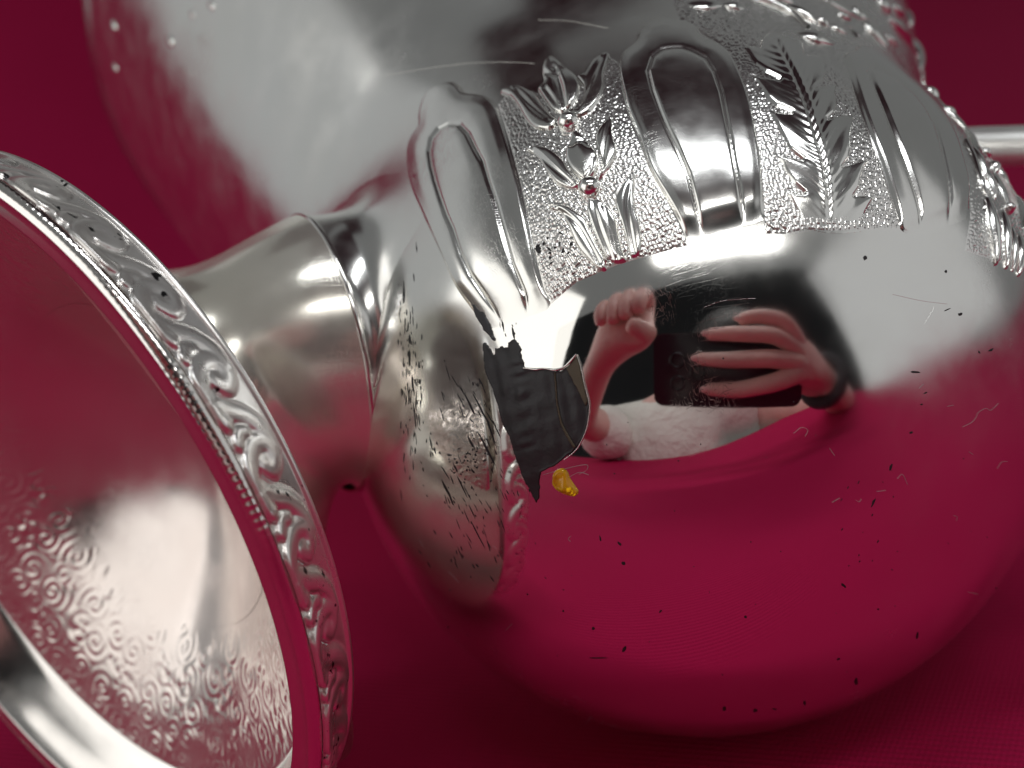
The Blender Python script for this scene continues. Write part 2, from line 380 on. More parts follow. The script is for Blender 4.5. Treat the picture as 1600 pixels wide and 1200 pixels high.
# ------------------------------------------------------------------ chased ornament (outlines traced on the bowl, raised as real relief)
def closed(poly,n=5):
    P=np.asarray(poly,float); P=np.vstack([P[-2:],P,P[:2]]); c=catmull(P,n); return c[2*n:-2*n]
def sdist(px,poly):
    """signed distance to polygon, + inside"""
    P=np.asarray(poly,float); Q=np.roll(P,-1,0); d=np.full(len(px),1e9); ins=np.zeros(len(px),bool); x,y=px[:,0],px[:,1]
    for (ax,ay),(bx,by) in zip(P,Q):
        d=np.minimum(d,seg(x,y,(ax,ay),(bx+1e-9,by)))
        c=((ay>y)!=(by>y)); xi=(bx-ax)*(y-ay)/((by-ay) if by!=ay else 1e-9)+ax; ins^=c&(x<xi)
    return np.where(ins,d,-d)
def ldist(px,line,n=6):
    c=catmull(line,n); d=np.full(len(px),1e9)
    for a,b in zip(c[:-1],c[1:]): d=np.minimum(d,seg(px[:,0],px[:,1],a,b))
    return d
def relief(name,poly,H,mat,parent,step=1.4,margin=1.6,smooth_poly=True,kind=None,maxjump=.5,sink=.015):
    poly=closed(poly) if smooth_poly else np.asarray(poly,float)
    lo=poly.min(0)-4; hi=poly.max(0)+4
    xs=np.arange(lo[0],hi[0],step); ys=np.arange(lo[1],hi[1],step); X,Y=np.meshgrid(xs,ys,indexing='ij'); px=np.stack([X.ravel(),Y.ravel()],1)
    d=sdist(px,poly); keep=d>-margin-step
    idx=np.full(len(px),-1); ki=np.where(keep)[0]; 
    P,N=on_bowl(px[ki]); ok=np.abs(gsd(P))<.02
    h=H(px[ki],d[ki],P,N); h=np.where(d[ki]<0,np.minimum(h,0)-sink*np.clip(-d[ki]/margin,0,1.5),h)
    V=P+N*h[:,None]; idx[ki]=np.arange(len(ki)); I=idx.reshape(len(xs),len(ys))
    q=np.stack([I[:-1,:-1],I[1:,:-1],I[1:,1:],I[:-1,1:]],-1).reshape(-1,4)
    q=q[(q>=0).all(1)]; z=P[:,2]; q=q[ok[q].all(1)&((z[q].max(1)-z[q].min(1))<maxjump)]
    if len(q)==0: return None
    us,inv=np.unique(q.ravel(),return_inverse=True)
    o=mesh(name,W(V[us]),inv.reshape(-1,4)[:,::-1],mat,parent)
    if kind: o['kind']=kind
    return o
def dome(d,w,h): return h*np.sqrt(np.clip(1-(1-np.clip(d/w,0,1))**2,0,1))
# stippled ground
def vor(u,v,cell):
    u=u/cell; v=v/cell; iu=np.floor(u).astype(int); iv=np.floor(v).astype(int); best=np.full(u.shape,9.)
    def hsh(a,b,k): x=np.sin(a*127.1+b*311.7+k*74.7)*43758.5453; return x-np.floor(x)
    for a in (-1,0,1):
        for b in (-1,0,1):
            cx=iu+a+.5+.7*(hsh(iu+a,iv+b,1)-.5); cy=iv+b+.5+.7*(hsh(iu+a,iv+b,2)-.5)
            best=np.minimum(best,np.hypot(u-cx,v-cy))
    return best
def Hground(px,d,P,N):
    t,w,rr=dec(P); th=np.arctan2(w@E1,w@E2); f=vor(th*4.6,t,.041)
    return .0115*np.clip(1-(f/.66)**2,0,1)*sstep(d/4)*(1-sstep((px[:,1]-np.interp(px[:,0],[860,960,1080,1200,1410,1510,1600],[462,404,372,356,350,384,412]))/12))
G1=[(778,163),(792,146),(806,136),(830,142),(846,148),(900,140),(915,120),(948,86),(966,97),(976,159),(997,215),(1015,267),(1040,310),(1066,360),(1078,384),(1020,398),(965,414),(900,441),(861,475),(851,452),(842,420),(834,385),(820,318),(801,240),(788,195)]
G2=[(1046,-30),(1052,6),(1062,30),(1100,55),(1127,70),(1160,120),(1183,208),(1192,290),(1195,366),(1225,366),(1258,358),(1300,362),(1346,360),(1410,360),(1402,335),(1366,230),(1341,160),(1324,110),(1318,86),(1345,68),(1375,78),(1420,112),(1462,150),(1482,185),(1500,230),(1514,285),(1516,340),(1507,392),(1552,407),(1600,424),(1660,440),(1700,430),(1690,320),(1600,180),(1500,20),(1480,-60),(1400,-90),(1100,-90)]
relief('stippled_ground',G1,Hground,M_GROUND,VES,1.2,1.5,False,'stuff',.5,.004)
relief('stippled_ground',G2,Hground,M_GROUND,VES,1.2,1.5,False,'stuff',.3,.004)
# three arched panels
def panel(outer,inner,axis_top,axis_bot,fade,hh=.042):
    a=np.array(axis_top,float); b=np.array(axis_bot,float); L2=((b-a)**2).sum()
    inn=np.array(inner,float)
    def H(px,d,P,N):
        s=((px-a)@(b-a))/L2; f=1-sstep((s-fade)/(1.0-fade))
        h=hh*sstep(d/6)*(.2+.8*f)+.006*sstep((d-7)/14)
        di=sdist(px,inn); g=1-sstep((s-.80)/.22)
        h=h-.020*np.exp(-(di/2.8)**2)*g+.016*dome(np.maximum(di,0),22,1)*g*(s<1.05)
        bw=np.clip(d,0,None)/(np.clip(d,0,None)+np.abs(di)+1e-6); h=h+.009*np.sin(np.pi*bw)*(di<0)*g+.007*dome(np.maximum(di,0),34,1)*g
        return h*(1-sstep((s-.84)/.13))-.002*sstep((s-.9)/.08)
    relief('arched_panel',outer,H,M_RELIEF,VES,1.5,1.8)
A_out=[(772,537),(760,520),(744,493),(712,448),(690,400),(662,338),(646,303),(638,275),(635,245),(637,225),(645,208),(653,196),(654,175),(662,151),(680,134),(703,128),(717,133),(728,145),(745,147),(764,153),(777,165),(788,195),(801,240),(812,280),(820,318),(826,345),(834,385),(842,420),(851,452),(861,475),(850,500),(815,530)]
A_in=[(790,520),(775,487),(755,455),(740,432),(725,400),(712,360),(702,338),(692,310),(684,285),(678,262),(675,240),(679,219),(690,205),(705,197),(722,198),(735,212),(746,235),(757,255),(766,285),(778,320),(790,365),(804,415),(822,462),(826,500)]
panel(A_out,A_in,(690,130),(815,520),.72)
C_out=[(1078,385),(1072,372),(1060,345),(1040,310),(1015,267),(997,215),(982,180),(976,159),(969,130),(966,108),(969,90),(977,78),(992,66),(997,50),(1013,33),(1039,27),(1060,31),(1074,33),(1090,42),(1101,57),(1127,70),(1144,87),(1160,120),(1174,162),(1183,208),(1189,243),(1193,290),(1195,330),(1195,368),(1140,385)]
C_in=[(1100,372),(1092,345),(1087,322),(1076,278),(1060,239),(1043,204),(1032,178),(1020,145),(1013,115),(1020,94),(1034,83),(1050,80),(1066,80),(1081,85),(1102,96),(1116,117),(1127,150),(1134,185),(1141,220),(1148,262),(1155,295),(1161,335),(1162,365)]
panel(C_out,C_in,(1045,28),(1138,378),.75)
E_out=[(1410,362),(1400,335),(1380,270),(1365,230),(1352,195),(1340,160),(1325,110),(1317,90),(1324,82),(1333,80),(1338,73),(1350,70),(1375,80),(1400,97),(1420,114),(1440,132),(1462,152),(1473,168),(1482,185),(1497,220),(1507,255),(1514,285),(1516,322),(1514,352),(1507,394),(1460,385)]
E_in=[(1440,372),(1434,330),(1422,290),(1410,255),(1392,210),(1377,172),(1362,137),(1354,117),(1362,111),(1375,115),(1400,130),(1425,150),(1442,172),(1457,200),(1467,235),(1475,272),(1481,310),(1482,347),(1480,378)]
panel(E_out,E_in,(1345,72),(1455,380),.75,.048)
# stacked tulips between the first two panels
def motif(name,poly,h=.055,w=11,parent=None,ridge=None):
    def H(px,d,P,N):
        z=h*(.42*sstep(np.maximum(d,0)/3.2)+.62*dome(np.maximum(d,0),w*1.5,1))
        if ridge is not None:
            for ln,dep,wd_ in ridge: z=z-dep*np.exp(-(ldist(px,ln)/wd_)**2)
        return z
    return relief(name,poly,H,M_RELIEF,parent or VES,1.25,1.5)
def tulip(parts,c):
    o=bpy.data.objects.new('tulip',None); COL.objects.link(o); o.parent=VES; P,_=on_bowl([c]); l=W(P[0]); o.location=l-np.array(VES['_o']); o['_o']=[float(x) for x in l]
    for nme,poly,h,w,rd in parts: motif(nme,poly,h,w,o,rd)
tulip([('petal',[(782,147),(792,138),(806,134),(818,137),(830,143),(840,151),(850,166),(862,180),(872,190),(864,202),(848,205),(832,199),(820,186),(810,168),(798,153)],.06,12,[([(806,142),(832,170),(858,192)],.012,5)]),
 ('petal',[(901,124),(910,115),(922,100),(934,90),(945,84),(953,87),(949,102),(945,118),(945,137),(940,153),(930,168),(918,179),(904,186),(890,186),(888,176),(902,164),(911,150),(911,136)],.06,12,[([(940,95),(925,130),(905,172)],.012,5)]),
 ('bud',[(841,143),(850,130),(848,113),(852,97),(861,90),(871,94),(880,104),(891,111),(901,120),(907,134),(905,150),(900,160),(890,170),(877,178),(864,174),(852,160)],.07,14,[([(868,112),(878,140),(884,170)],.028,5),([(853,118),(868,122),(880,112)],.02,3.5),([(855,145),(866,160),(876,174)],.012,4)])],(880,140))
tulip([('bud',[(893,212),(901,206),(909,210),(917,221),(929,234),(936,249),(936,265),(929,277),(916,286),(904,279),(892,266),(885,251),(886,236),(891,224)],.085,16,[([(895,232),(910,226),(922,232)],.02,4),([(930,250),(926,270),(918,282)],.012,2.5)]),
 ('petal',[(821,236),(836,230),(855,231),(871,241),(882,252),(891,267),(905,284),(909,293),(893,297),(873,291),(858,275),(846,255),(835,243)],.06,11,[([(835,238),(862,262),(895,290)],.02,4)]),
 ('petal',[(959,181),(949,189),(937,202),(931,215),(932,230),(938,246),(939,268),(934,283),(949,270),(960,253),(965,236),(961,220),(958,202)],.06,10,[([(955,190),(948,225),(942,265)],.02,4)])],(912,250))
tulip([('bud',[(919,312),(931,310),(945,318),(956,330),(964,345),(968,365),(974,390),(979,408),(962,412),(946,402),(933,376),(923,350),(917,330)],.075,15,[([(928,315),(940,360),(958,405)],.016,4),([(945,325),(958,365),(966,405)],.016,4)]),
 ('petal',[(856,327),(870,321),(886,322),(901,330),(915,341),(923,360),(936,386),(949,409),(946,424),(932,419),(918,406),(905,391),(895,371),(885,346),(873,332)],.06,11,[([(870,326),(905,355),(938,412)],.02,4)]),
 ('petal',[(993,273),(980,281),(968,297),(961,315),(965,335),(972,356),(979,380),(986,402),(1000,398),(1004,375),(1001,350),(995,330),(991,303)],.06,11,[([(986,285),(982,330),(992,395)],.02,4)])],(940,365))
for c,r in (((889,193),15.5),((922,295),15.5)):
    P,N=on_bowl([c]); rr_=r*.0080; a=np.cross(N[0],BX); a/=np.linalg.norm(a); b=np.cross(N[0],a)
    VV,FF=blobs([(P[0]+N[0]*.02,a*rr_,b*rr_,N[0]*rr_*.95)],24,14); mesh('bead',W(VV),FF,M_RELIEF,VES)
# serrated leaf between second and third panel
LEAF=[(1196,53),(1188,62),(1186,74),(1176,72),(1160,73),(1170,88),(1180,103),(1196,115),(1218,126),(1200,122),(1168,119),(1181,127),(1190,140),(1198,155),(1212,168),(1236,178),(1218,176),(1198,172),(1207,186),(1216,203),(1224,218),(1233,234),(1253,251),(1236,247),(1211,243),(1222,258),(1230,274),(1240,289),(1255,303),(1244,302),(1227,299),(1238,318),(1247,334),(1258,358),(1290,364),(1320,365),(1345,362),(1348,340),(1357,324),(1367,309),(1350,306),(1334,307),(1343,294),(1345,280),(1350,264),(1360,252),(1345,251),(1317,261),(1327,248),(1330,233),(1329,215),(1332,198),(1334,181),(1318,180),(1292,187),(1304,178),(1308,166),(1305,148),(1308,133),(1296,132),(1275,138),(1288,128),(1291,114),(1289,98),(1286,88),(1272,86),(1258,86),(1256,72),(1246,62),(1232,56),(1214,52)]
MID=catmull([(1214,70),(1237,116),(1257,163),(1272,213),(1287,267),(1296,344),(1299,372)],10)
def Hleaf(px,d,P,N):
    best=np.full(len(px),1e9); ss=np.zeros(len(px)); sd=np.zeros(len(px)); acc=0
    for a,b in zip(MID[:-1],MID[1:]):
        v=b-a; L=np.hypot(*v); t=np.clip(((px-a)@v)/(L*L),0,1); q=a+t[:,None]*v; dd=np.hypot(*(px-q).T)
        up=dd<best; best=np.where(up,dd,best); ss=np.where(up,acc+t*L,ss); sd=np.where(up,np.sign(v[0]*(px[:,1]-a[1])-v[1]*(px[:,0]-a[0])),sd); acc+=L
    left=sd>0
    phs=np.where(left,ss+best*1.15,ss+best*.95)/13.
    vein=np.abs(((phs%1)-.5)*2)
    fall=np.exp(-(best/21)**2)*np.where(left,1,.7)
    h=.028*sstep(d/5)+.026*dome(np.maximum(d,0),22,1)+.010*(vein-.5)*fall*sstep(d/5)-.018*np.exp(-(best/2.4)**2)+.012*np.exp(-((best-6)/4)**2)
    big=((ss+best*1.1)%54)/54.; h=h+.008*np.sin(2*np.pi*big)*(1-fall)*sstep(d/6)
    return .75*h*(1-.98*sstep((px[:,1]-298)/62))
relief('serrated_leaf',LEAF,Hleaf,M_RELIEF,VES,1.25,1.5,False)
# vine and flower sprays running up the shoulder: elongated bosses
def boss(c,L,Wd_,ang,h,parent=VES,name='leaf_boss'):
    a=math.radians(ang); u=np.array([math.cos(a),math.sin(a)]); c=np.array(c,float)
    P,N=on_bowl([c,c+u*L*.18,c-u*L*.18]); P=P-N*gsd(P)[:,None]; N=gnrm(P); n=N[0]; dep=-P[0][2]; v=pray([c])[0]
    A=(P[1]-P[2]); A-=n*(A@n); la=min(np.linalg.norm(A)/.36*.5,L/FPX*dep*1.1); A/=np.linalg.norm(A); Bv=np.cross(n,A)
    cosb=np.linalg.norm(np.cross(Bv,v)); wb=min(Wd_*.5/FPX*dep/max(cosb,.35),la*.8)
    h=h*(.8+.2*abs(float(n@v))); VV,FF=blobs([(P[0]-n*h*.1,A*la,Bv*wb,n*h*1.0)],20,12)
    # leaf-like twist: taper towards one end
    k=((VV-P[0])@A)/la; q=((VV-P[0])@Bv)[:,None]*Bv; VV=VV-q*(.45*np.clip(k,0,1))[:,None]+n*(.25*h*np.cos(k*2.2))[:,None]
    return mesh(name,W(VV),FF,M_RELIEF,parent)
BOSS=[(1275,60,62,22,18,.09),(1368,54,66,18,50,.09),(1393,65,26,9,50,.06),(1407,50,56,18,52,.10),(1449,83,58,26,50,.13),(1483,119,34,20,48,.12),(1503,158,28,16,50,.10),(1465,137,66,13,38,.07),(1494,183,90,11,52,.07),(1517,218,55,10,58,.07),(1543,238,24,15,60,.09),(1381,10,34,14,55,.09),(1402,19,28,14,55,.09),(1253,22,64,13,33,.08),(1284,36,26,14,35,.08),(1320,14,70,20,30,.05),(1319,27,24,9,30,.06),(1309,46,34,12,30,.06),(1346,24,44,14,45,.07),(1334,52,26,10,55,.05),(1102,6,62,26,2,.06),(1147,10,36,22,20,.06),(1528,252,64,11,64,.08),(1545,284,60,10,68,.07),(1553,262,20,16,60,.09),(1566,297,62,20,68,.05),(1575,327,20,19,70,.10),(1551,358,112,17,82,.09),(1571,372,95,13,86,.08),(1582,388,72,9,88,.07),(1592,396,72,15,89,.09),(1578,262,50,12,62,.06),(1596,330,60,14,75,.07),(1443,112,40,9,48,.05),(1425,28,30,14,52,.08),(1215,-6,60,12,24,.07),(1290,-10,60,18,30,.08),(1350,-20,60,18,40,.08),(1170,-22,60,20,10,.07)]
for x,y,L,w_,an,h_ in BOSS: boss((x,y),L,w_,an,h_)
def vine(line,rad,name='vine_stem'):
    c=catmull(line,10); P,N=on_bowl(c); P=P-N*gsd(P)[:,None]; N=gnrm(P); VV,FF=tube(P+N*rad*.3,rad*np.linspace(1,.5,len(c)),10); return mesh(name,W(VV),FF,M_RELIEF,VES)
vine([(1180,-6),(1210,8),(1240,24),(1262,44)],.05)
vine([(1464,120),(1490,165),(1512,200),(1528,232)],.04)
vine([(1400,40),(1425,75),(1450,115),(1475,140)],.03)
vine([(1508,222),(1522,250),(1532,285),(1545,315),(1556,345)],.04)
# beads of the far band catching light on the shoulder silhouette
for x,y,r in ((178,40,11),(180,106,9),(266,64,12),(300,22,7),(330,8,9)):
    P,N=on_bowl([(x,y)]); k=r*.0105; a=np.cross(N[0],BX); a/=np.linalg.norm(a); b=np.cross(N[0],a)
    VV,FF=blobs([(P[0],a*k*.7,b*k*1.3,N[0]*k*.3)],16,10); mesh('bead',W(VV),FF,M_RELIEF,VES)

# ------------------------------------------------------------------ wear: torn black patch, flecks, lint; an amber reflection shaped as a blob
def jag(poly,amp,n=4):
    P=np.asarray(poly,float); Q=np.roll(P,-1,0); out=[]
    r=np.random.default_rng(3)
    for a,b in zip(P,Q):
        for k in range(n):
            t=k/n; p=a+(b-a)*t
            if k: p=p+r.normal(0,amp,2)
            out.append(p)
    return np.array(out)
TEAR=[(755,537),(759,535),(763,540),(767,546),(772,556),(774,553),(774,543),(777,546),(780,544),(783,540),(787,543),(792,543),(794,541),(796,535),(802,531),(807,532),(811,536),(815,546),(815,560),(820,575),(827,577),(840,577),(852,577),(866,580),(876,580),(887,572),(902,556),(907,572),(910,588),(913,603),(916,615),(919,626),(920,643),(918,662),(912,684),(900,700),(890,709),(880,717),(865,729),(846,737),(843,755),(843,774),(839,786),(832,774),(822,755),(812,730),(803,706),(797,682),(785,660),(779,635),(772,615),(763,592),(757,565)]
def Htear(px,d,P,N):
    x=px[:,0]-(797+(px[:,1]-540)*.10); y=px[:,1]
    rib=np.exp(-((x-12)/13)**2)*(.35+.65*np.sin(y/4.4+2.2*np.sin(y/23)+.10*x)*np.sin(y/13.+1))*sstep((y-550)/20)*(1-sstep((y-690)/20))
    rib2=.6*np.exp(-((x+14)/6)**2)*(.5+.5*np.sin(y/6.+1))+.5*np.exp(-((x-33)/5)**2)*(.5+.5*np.sin(y/9.))
    rg=sum(np.sin(px[:,0]*kx+y*ky+k0) for kx,ky,k0 in ((.21,.03,0),(-.13,.09,1),(.30,-.06,2),(.05,.17,3),(-.24,.05,4)))*.3
    cr=np.exp(-(ldist(px,[(868,582),(872,630),(880,665),(900,698)])/1.4)**2)
    return .012+.011*rib+.005*rib2+.004*rg-.006*cr+.004*(1-sstep(d/4))
TR=relief('torn_patch',jag(TEAR,.8,3),Htear,M_TEAR,VES,1.2,1.2,False,sink=.02)
TR['label']='ragged black patch where the silver plating has torn away'
relief('brown_flake',jag([(885,576),(893,566),(902,556),(907,572),(911,592),(915,612),(919,627),(916,634),(909,622),(901,604),(893,590)],.5,3),lambda px,d,P,N:.026+.0*d,M_BROWN,TR,1.2,1.2,False)
relief('crack_line',[(866.5,582),(868.5,582),(872,630),(879,660),(887,676),(900,698),(897,700),(884.5,680),(876.5,662),(870,632)],lambda px,d,P,N:.024+.0*d,M_BROWN,TR,1.0,1.,False)
relief('torn_patch',jag([(740,478),(745,476),(750,484),(758,489),(762,500),(766,510),(769,520),(773,533),(766,524),(762,520),(754,508),(746,496)],.6,3),lambda px,d,P,N:.035+0*d,M_TEAR,VES,1.,1.,False)
relief('torn_patch',[(798,442),(807,456),(804,466),(798,457)],lambda px,d,P,N:.035+0*d,M_TEAR,VES,1.,1.,False)
c=catmull([(820,575),(838,577),(853,576),(868,578),(880,575),(890,568),(902,554)],6); P,N=on_bowl(c); VV,FF=tube(P+N*.035,.007+.006*np.sin(np.linspace(0,9,len(c)))**2,8); mesh('lifted_edge',W(VV),FF,M_RELIEF,TR)
c=catmull([(902,554),(908,572),(914,600),(921,628),(921,648),(915,676),(901,702),(882,718)],6); P,N=on_bowl(c); VV,FF=tube(P+N*.02,.004,8); mesh('lifted_edge',W(VV),FF,M_RELIEF,TR)
def flecks(name,items,mat,off,kind='stuff'):
    VV=[];FF=[];k=0; r=np.random.default_rng(11)
    for x,y,L,w_,an in items:
        if x>860 and y>600: L,w_=L*.8,w_*.72
        a=math.radians(an); u=np.array([math.cos(a),math.sin(a)]); v=np.array([-u[1],u[0]]); n=9
        pts=[]
        for i in range(n):
            t=2*math.pi*i/n; pts.append(np.array([x,y])+u*math.cos(t)*L/2*r.uniform(.7,1.1)+v*math.sin(t)*w_/2*r.uniform(.5,1.3))
        pts.append((x,y)); P,N=on_bowl(np.array(pts)); 
        o_=off if not callable(off) else off(x,y)
        VV.append(P+N*o_*np.array([.2]*n+[1.])[:,None]); FF+= [[k+n,k+i,k+(i+1)%n] for i in range(n)]; k+=n+1
    o=mesh(name,W(np.vstack(VV)),np.array(FF)[:,::-1],mat,VES); o['kind']=kind; return o
fl=[]
r=np.random.default_rng(5)
for x,y,L in ((631,458,42),(633,506,26),(640,560,30),(645,600,30),(648,650,44),(650,632,22),(673,692,20),(680,704,12),(712,732,16),(747,836,54),(738,800,26),(700,770,46),(722,760,40),(752,640,60),(765,668,50),(733,630,46),(760,700,60),(775,668,36),(752,598,18),(640,530,16),(656,596,10),(735,690,24),(655,570,14),(790,600,0),(793,478,30),(785,505,28),(802,520,20)):
    if L: 
        an=88+ (0 if x<660 else -8)+r.uniform(-4,4) if x<690 else 66+r.uniform(-5,5)
        if x>780: an=80
        fl.append((x,y,L,r.uniform(1.6,4.2),an))
        for _ in range(4): fl.append((x+r.normal(0,7),y+r.normal(0,L*.5),r.uniform(3,10),r.uniform(1,2.4),an+r.uniform(-15,15)))
for _ in range(70): fl.append((r.normal(640,9),r.normal(590,90),r.uniform(4,22),r.uniform(.8,2.2),88+r.uniform(-6,6)))
for _ in range(60): fl.append((r.uniform(690,790),r.uniform(560,900),r.uniform(5,30),r.uniform(.7,1.8),66+r.uniform(-8,8)))
for _ in range(46): fl.append((r.normal(735,24),r.normal(718,18),r.uniform(2,5),r.uniform(2,4),r.uniform(0,180)))
for _ in range(50): fl.append((r.normal(745,45),r.normal(800,70),r.uniform(3,14),r.uniform(1,2),66+r.uniform(-12,12)))
for x,y,L,w_,an in ((708,315,9,5,40),(727,372,8,4,20),(719,408,9,4,70),(733,454,8,5,60),(712,363,6,5,0),(1352,403,8,8,0),(1478,424,5,5,0),(1548,547,11,4,-25),(1530,550,6,3,60),(1430,581,16,4,5),(1500,491,8,5,-30),(1480,484,14,2,-25),(1318,610,4,3,0),(1424,676,9,5,-20),(1446,614,10,4,-20),(1440,632,6,4,0),(1392,730,18,6,-70),(1365,785,22,6,-65),(1420,195,10,8,30),(1451,222,4,14,0),(1410,193,8,3,20),(938,842,4,14,-10),(968,850,12,6,50),(974,880,10,7,30),(975,1014,14,8,-60),(935,1028,36,4,0),(1032,955,8,5,-40),(927,982,8,7,20),(880,955,6,4,70),(1132,1108,8,13,0),(1180,1110,9,9,0),(1210,1108,10,4,10),(1257,1098,6,11,0),(1338,1066,9,18,5),(1433,994,5,22,8),(1372,952,5,5,0),(1318,915,14,6,40),(1165,964,7,6,20),(1310,1030,10,6,-20),(700,980,4,3,0),(1240,628,4,3,20),(960,740,4,3,0),(1060,720,4,4,0),(1130,560,3,3,0)): fl.append((x,y,L,w_,an))
for _ in range(40): fl.append((r.uniform(860,1560),r.uniform(640,1060),r.uniform(1.5,4.5),r.uniform(1.2,3),r.uniform(0,180)))
for _ in range(10): fl.append((r.normal(1345,28),r.normal(830,45)-0,r.uniform(3,10),r.uniform(2,3.5),-65+r.uniform(-15,15)))
flecks('tarnish_flecks',fl,M_FLECK,.006)
dk=[(r.normal(868,16),r.normal(388,14),r.uniform(5,15),r.uniform(3,7),r.uniform(0,180)) for _ in range(18)]
flecks('dirt_specks',dk,M_FLECK,.026)
def hairs(name,lines,rad,mat,off):
    VV=[];FF=[];k=0
    for ln in lines:
        c=catmull(ln,4); P,N=on_bowl(c); V,Fq=tube(P+N*off,rad,5); VV.append(V); FF.append(Fq+k); k+=len(V)
    o=mesh(name,W(np.vstack(VV)),np.vstack(FF),mat,VES); o['kind']='stuff'; return o
ln=[[(848,742),(880,733),(915,726),(917,734),(905,741)],[(886,747),(905,738),(920,742)],[(1504,667),(1518,660),(1525,652),(1528,645),(1540,638),(1548,641),(1560,630)],[(1480,635),(1490,633)],[(1436,607),(1443,600)],[(1514,706),(1520,710)],[(1402,748),(1410,741),(1418,757)],[(1300,785),(1312,778)],[(1370,768),(1384,766)],[(1558,732),(1565,722),(1574,721)],[(700,893),(708,900),(716,910)],[(655,842),(662,856)],[(770,852),(776,858)],[(1240,677),(1252,668),(1262,672),(1258,682)],[(1296,700),(1304,712)],[(790,985),(800,975)],[(915,1130),(925,1120)],[(1512,925),(1528,928)]]
for _ in range(3):
    x,y=r.uniform(650,1560),r.uniform(620,1040); a=r.uniform(0,6.3); ln.append([(x,y),(x+6*math.cos(a),y+6*math.sin(a)),(x+9*math.cos(a+.7),y+9*math.sin(a+.7))])
hairs('lint_fibres',ln,.0015,M_LINT,.006)
sc=[[(600,118),(660,108),(730,99),(790,97),(835,99)],[(840,31),(890,33),(950,44)],[(695,212),(712,198),(735,186)],[(690,270),(712,252),(735,240),(752,245)],[(762,238),(778,224),(792,212)],[(652,320),(665,310),(678,303)],[(1090,300),(1110,318),(1128,336)],[(1060,310),(1085,300)],[(1020,205),(1050,212)],[(445,436),(470,444)],[(1100,480),(1130,470),(1180,466)],[(1395,460),(1440,470),(1480,475)],[(1445,505),(1460,480)]]
hairs('scratch_lines',sc,.0013,M_RELIEF,.002)
m,nt,p=newmat('amber_reflection'); p.inputs['Base Color'].default_value=(1.0,.60,.015,1); p.inputs['Roughness'].default_value=.12; p.inputs['Transmission Weight'].default_value=.55; p.inputs['IOR'].default_value=1.5  # a yellow reflection, put on the bowl as a solid amber blob
def Hamber(px,d,P,N): return dome(np.maximum(d,0),15,.08)+.02*np.sin(px[:,0]*.17+px[:,1]*.11)*sstep(d/8)
relief('amber_reflection_blob',[(864,742),(870,734),(880,732),(887,738),(891,748),(899,760),(904,768),(899,775),(889,774),(878,770),(869,764),(863,754)],Hamber,m,VES,1.1,1.3)

# ------------------------------------------------------------------ handle at the far side, with its scrolled foot
def pt(x,y,d): return d*np.array([(x-800)/FPX,-(y-600)/FPX,-1.])
hp=catmull([pt(1480,232,20.6),pt(1560,229,20.2),pt(1640,232,19.8),pt(1740,270,19.2),pt(1800,360,18.6),pt(1810,480,18.0),pt(1770,600,17.6),pt(1700,690,17.4),pt(1632,735,17.3)],10)
HANDLE=None
VV,FF=tube(hp,.285*np.ones(len(hp)),20); HANDLE=mesh('handle',W(VV),FF,silver('handle_silver',base=(.95,.95,.93),r0=.32,r1=.42,metal=.88),VES)
sp=[]
for x,y,d,rx,ry in ((1592,668,17.0,.10,.10),(1600,690,17.0,.09,.07),(1608,655,17.0,.09,.08),(1604,735,17.1,.07,.07),(1606,800,17.1,.08,.10),(1604,830,17.1,.07,.06),(1622,700,17.1,.2,.18),(1618,770,17.1,.14,.2)):
    sp.append((pt(x,y,d),np.array([rx,0,0]),np.array([0,ry,0]),np.array([0,0,.09])))
VV,FF=blobs(sp); mesh('handle_scroll',W(VV),FF,M_RIM,HANDLE)
t_=np.linspace(0,5.2,40); c=pt(1592,676,16.95); cur=c+np.stack([np.cos(t_)*.085,np.sin(t_)*.10,0*t_],1); VV,FF=tube(cur,.03,8); mesh('handle_scroll',W(VV),FF,M_RIM,HANDLE)

# ------------------------------------------------------------------ cloth
def cloth():
    xs=np.concatenate([np.linspace(-80,-20,40)[:-1],np.linspace(-20,20,161)[:-1],np.linspace(20,80,40)])
    ys=np.concatenate([np.linspace(-26,5,50)[:-1],np.linspace(5,35,121)[:-1],np.linspace(35,110,60)])
    Xg,Yg=np.meshgrid(xs,ys,indexing='ij')
    Z=np.zeros_like(Xg)
    Z+=np.where(Yg>45,(Yg-45)**2*.016,0)*(.18+.82*sstep((10-Xg)/35))
    wr=.22*np.sin(Xg*.11+Yg*.06+1)+.16*np.sin(Xg*.05-Yg*.13)
    mask=sstep((np.hypot(Xg-0,Yg-18)-12)/14)
    Z+=wr*mask
    Z+=6.0*np.exp(-((Xg-26)/22)**2-((Yg+24)/17)**2)+5*np.exp(-((Xg-52)/16)**2-((Yg+5)/18)**2)
    Z-=.02
    V=np.stack([Xg,Yg,Z],-1).reshape(-1,3)*U
    o=mesh('tablecloth',V,gridF(len(xs),len(ys)),M_CLOTH)
    o['label']='crimson twill cloth spread under and behind the silver scuttle'; o['category']='cloth'
cloth()

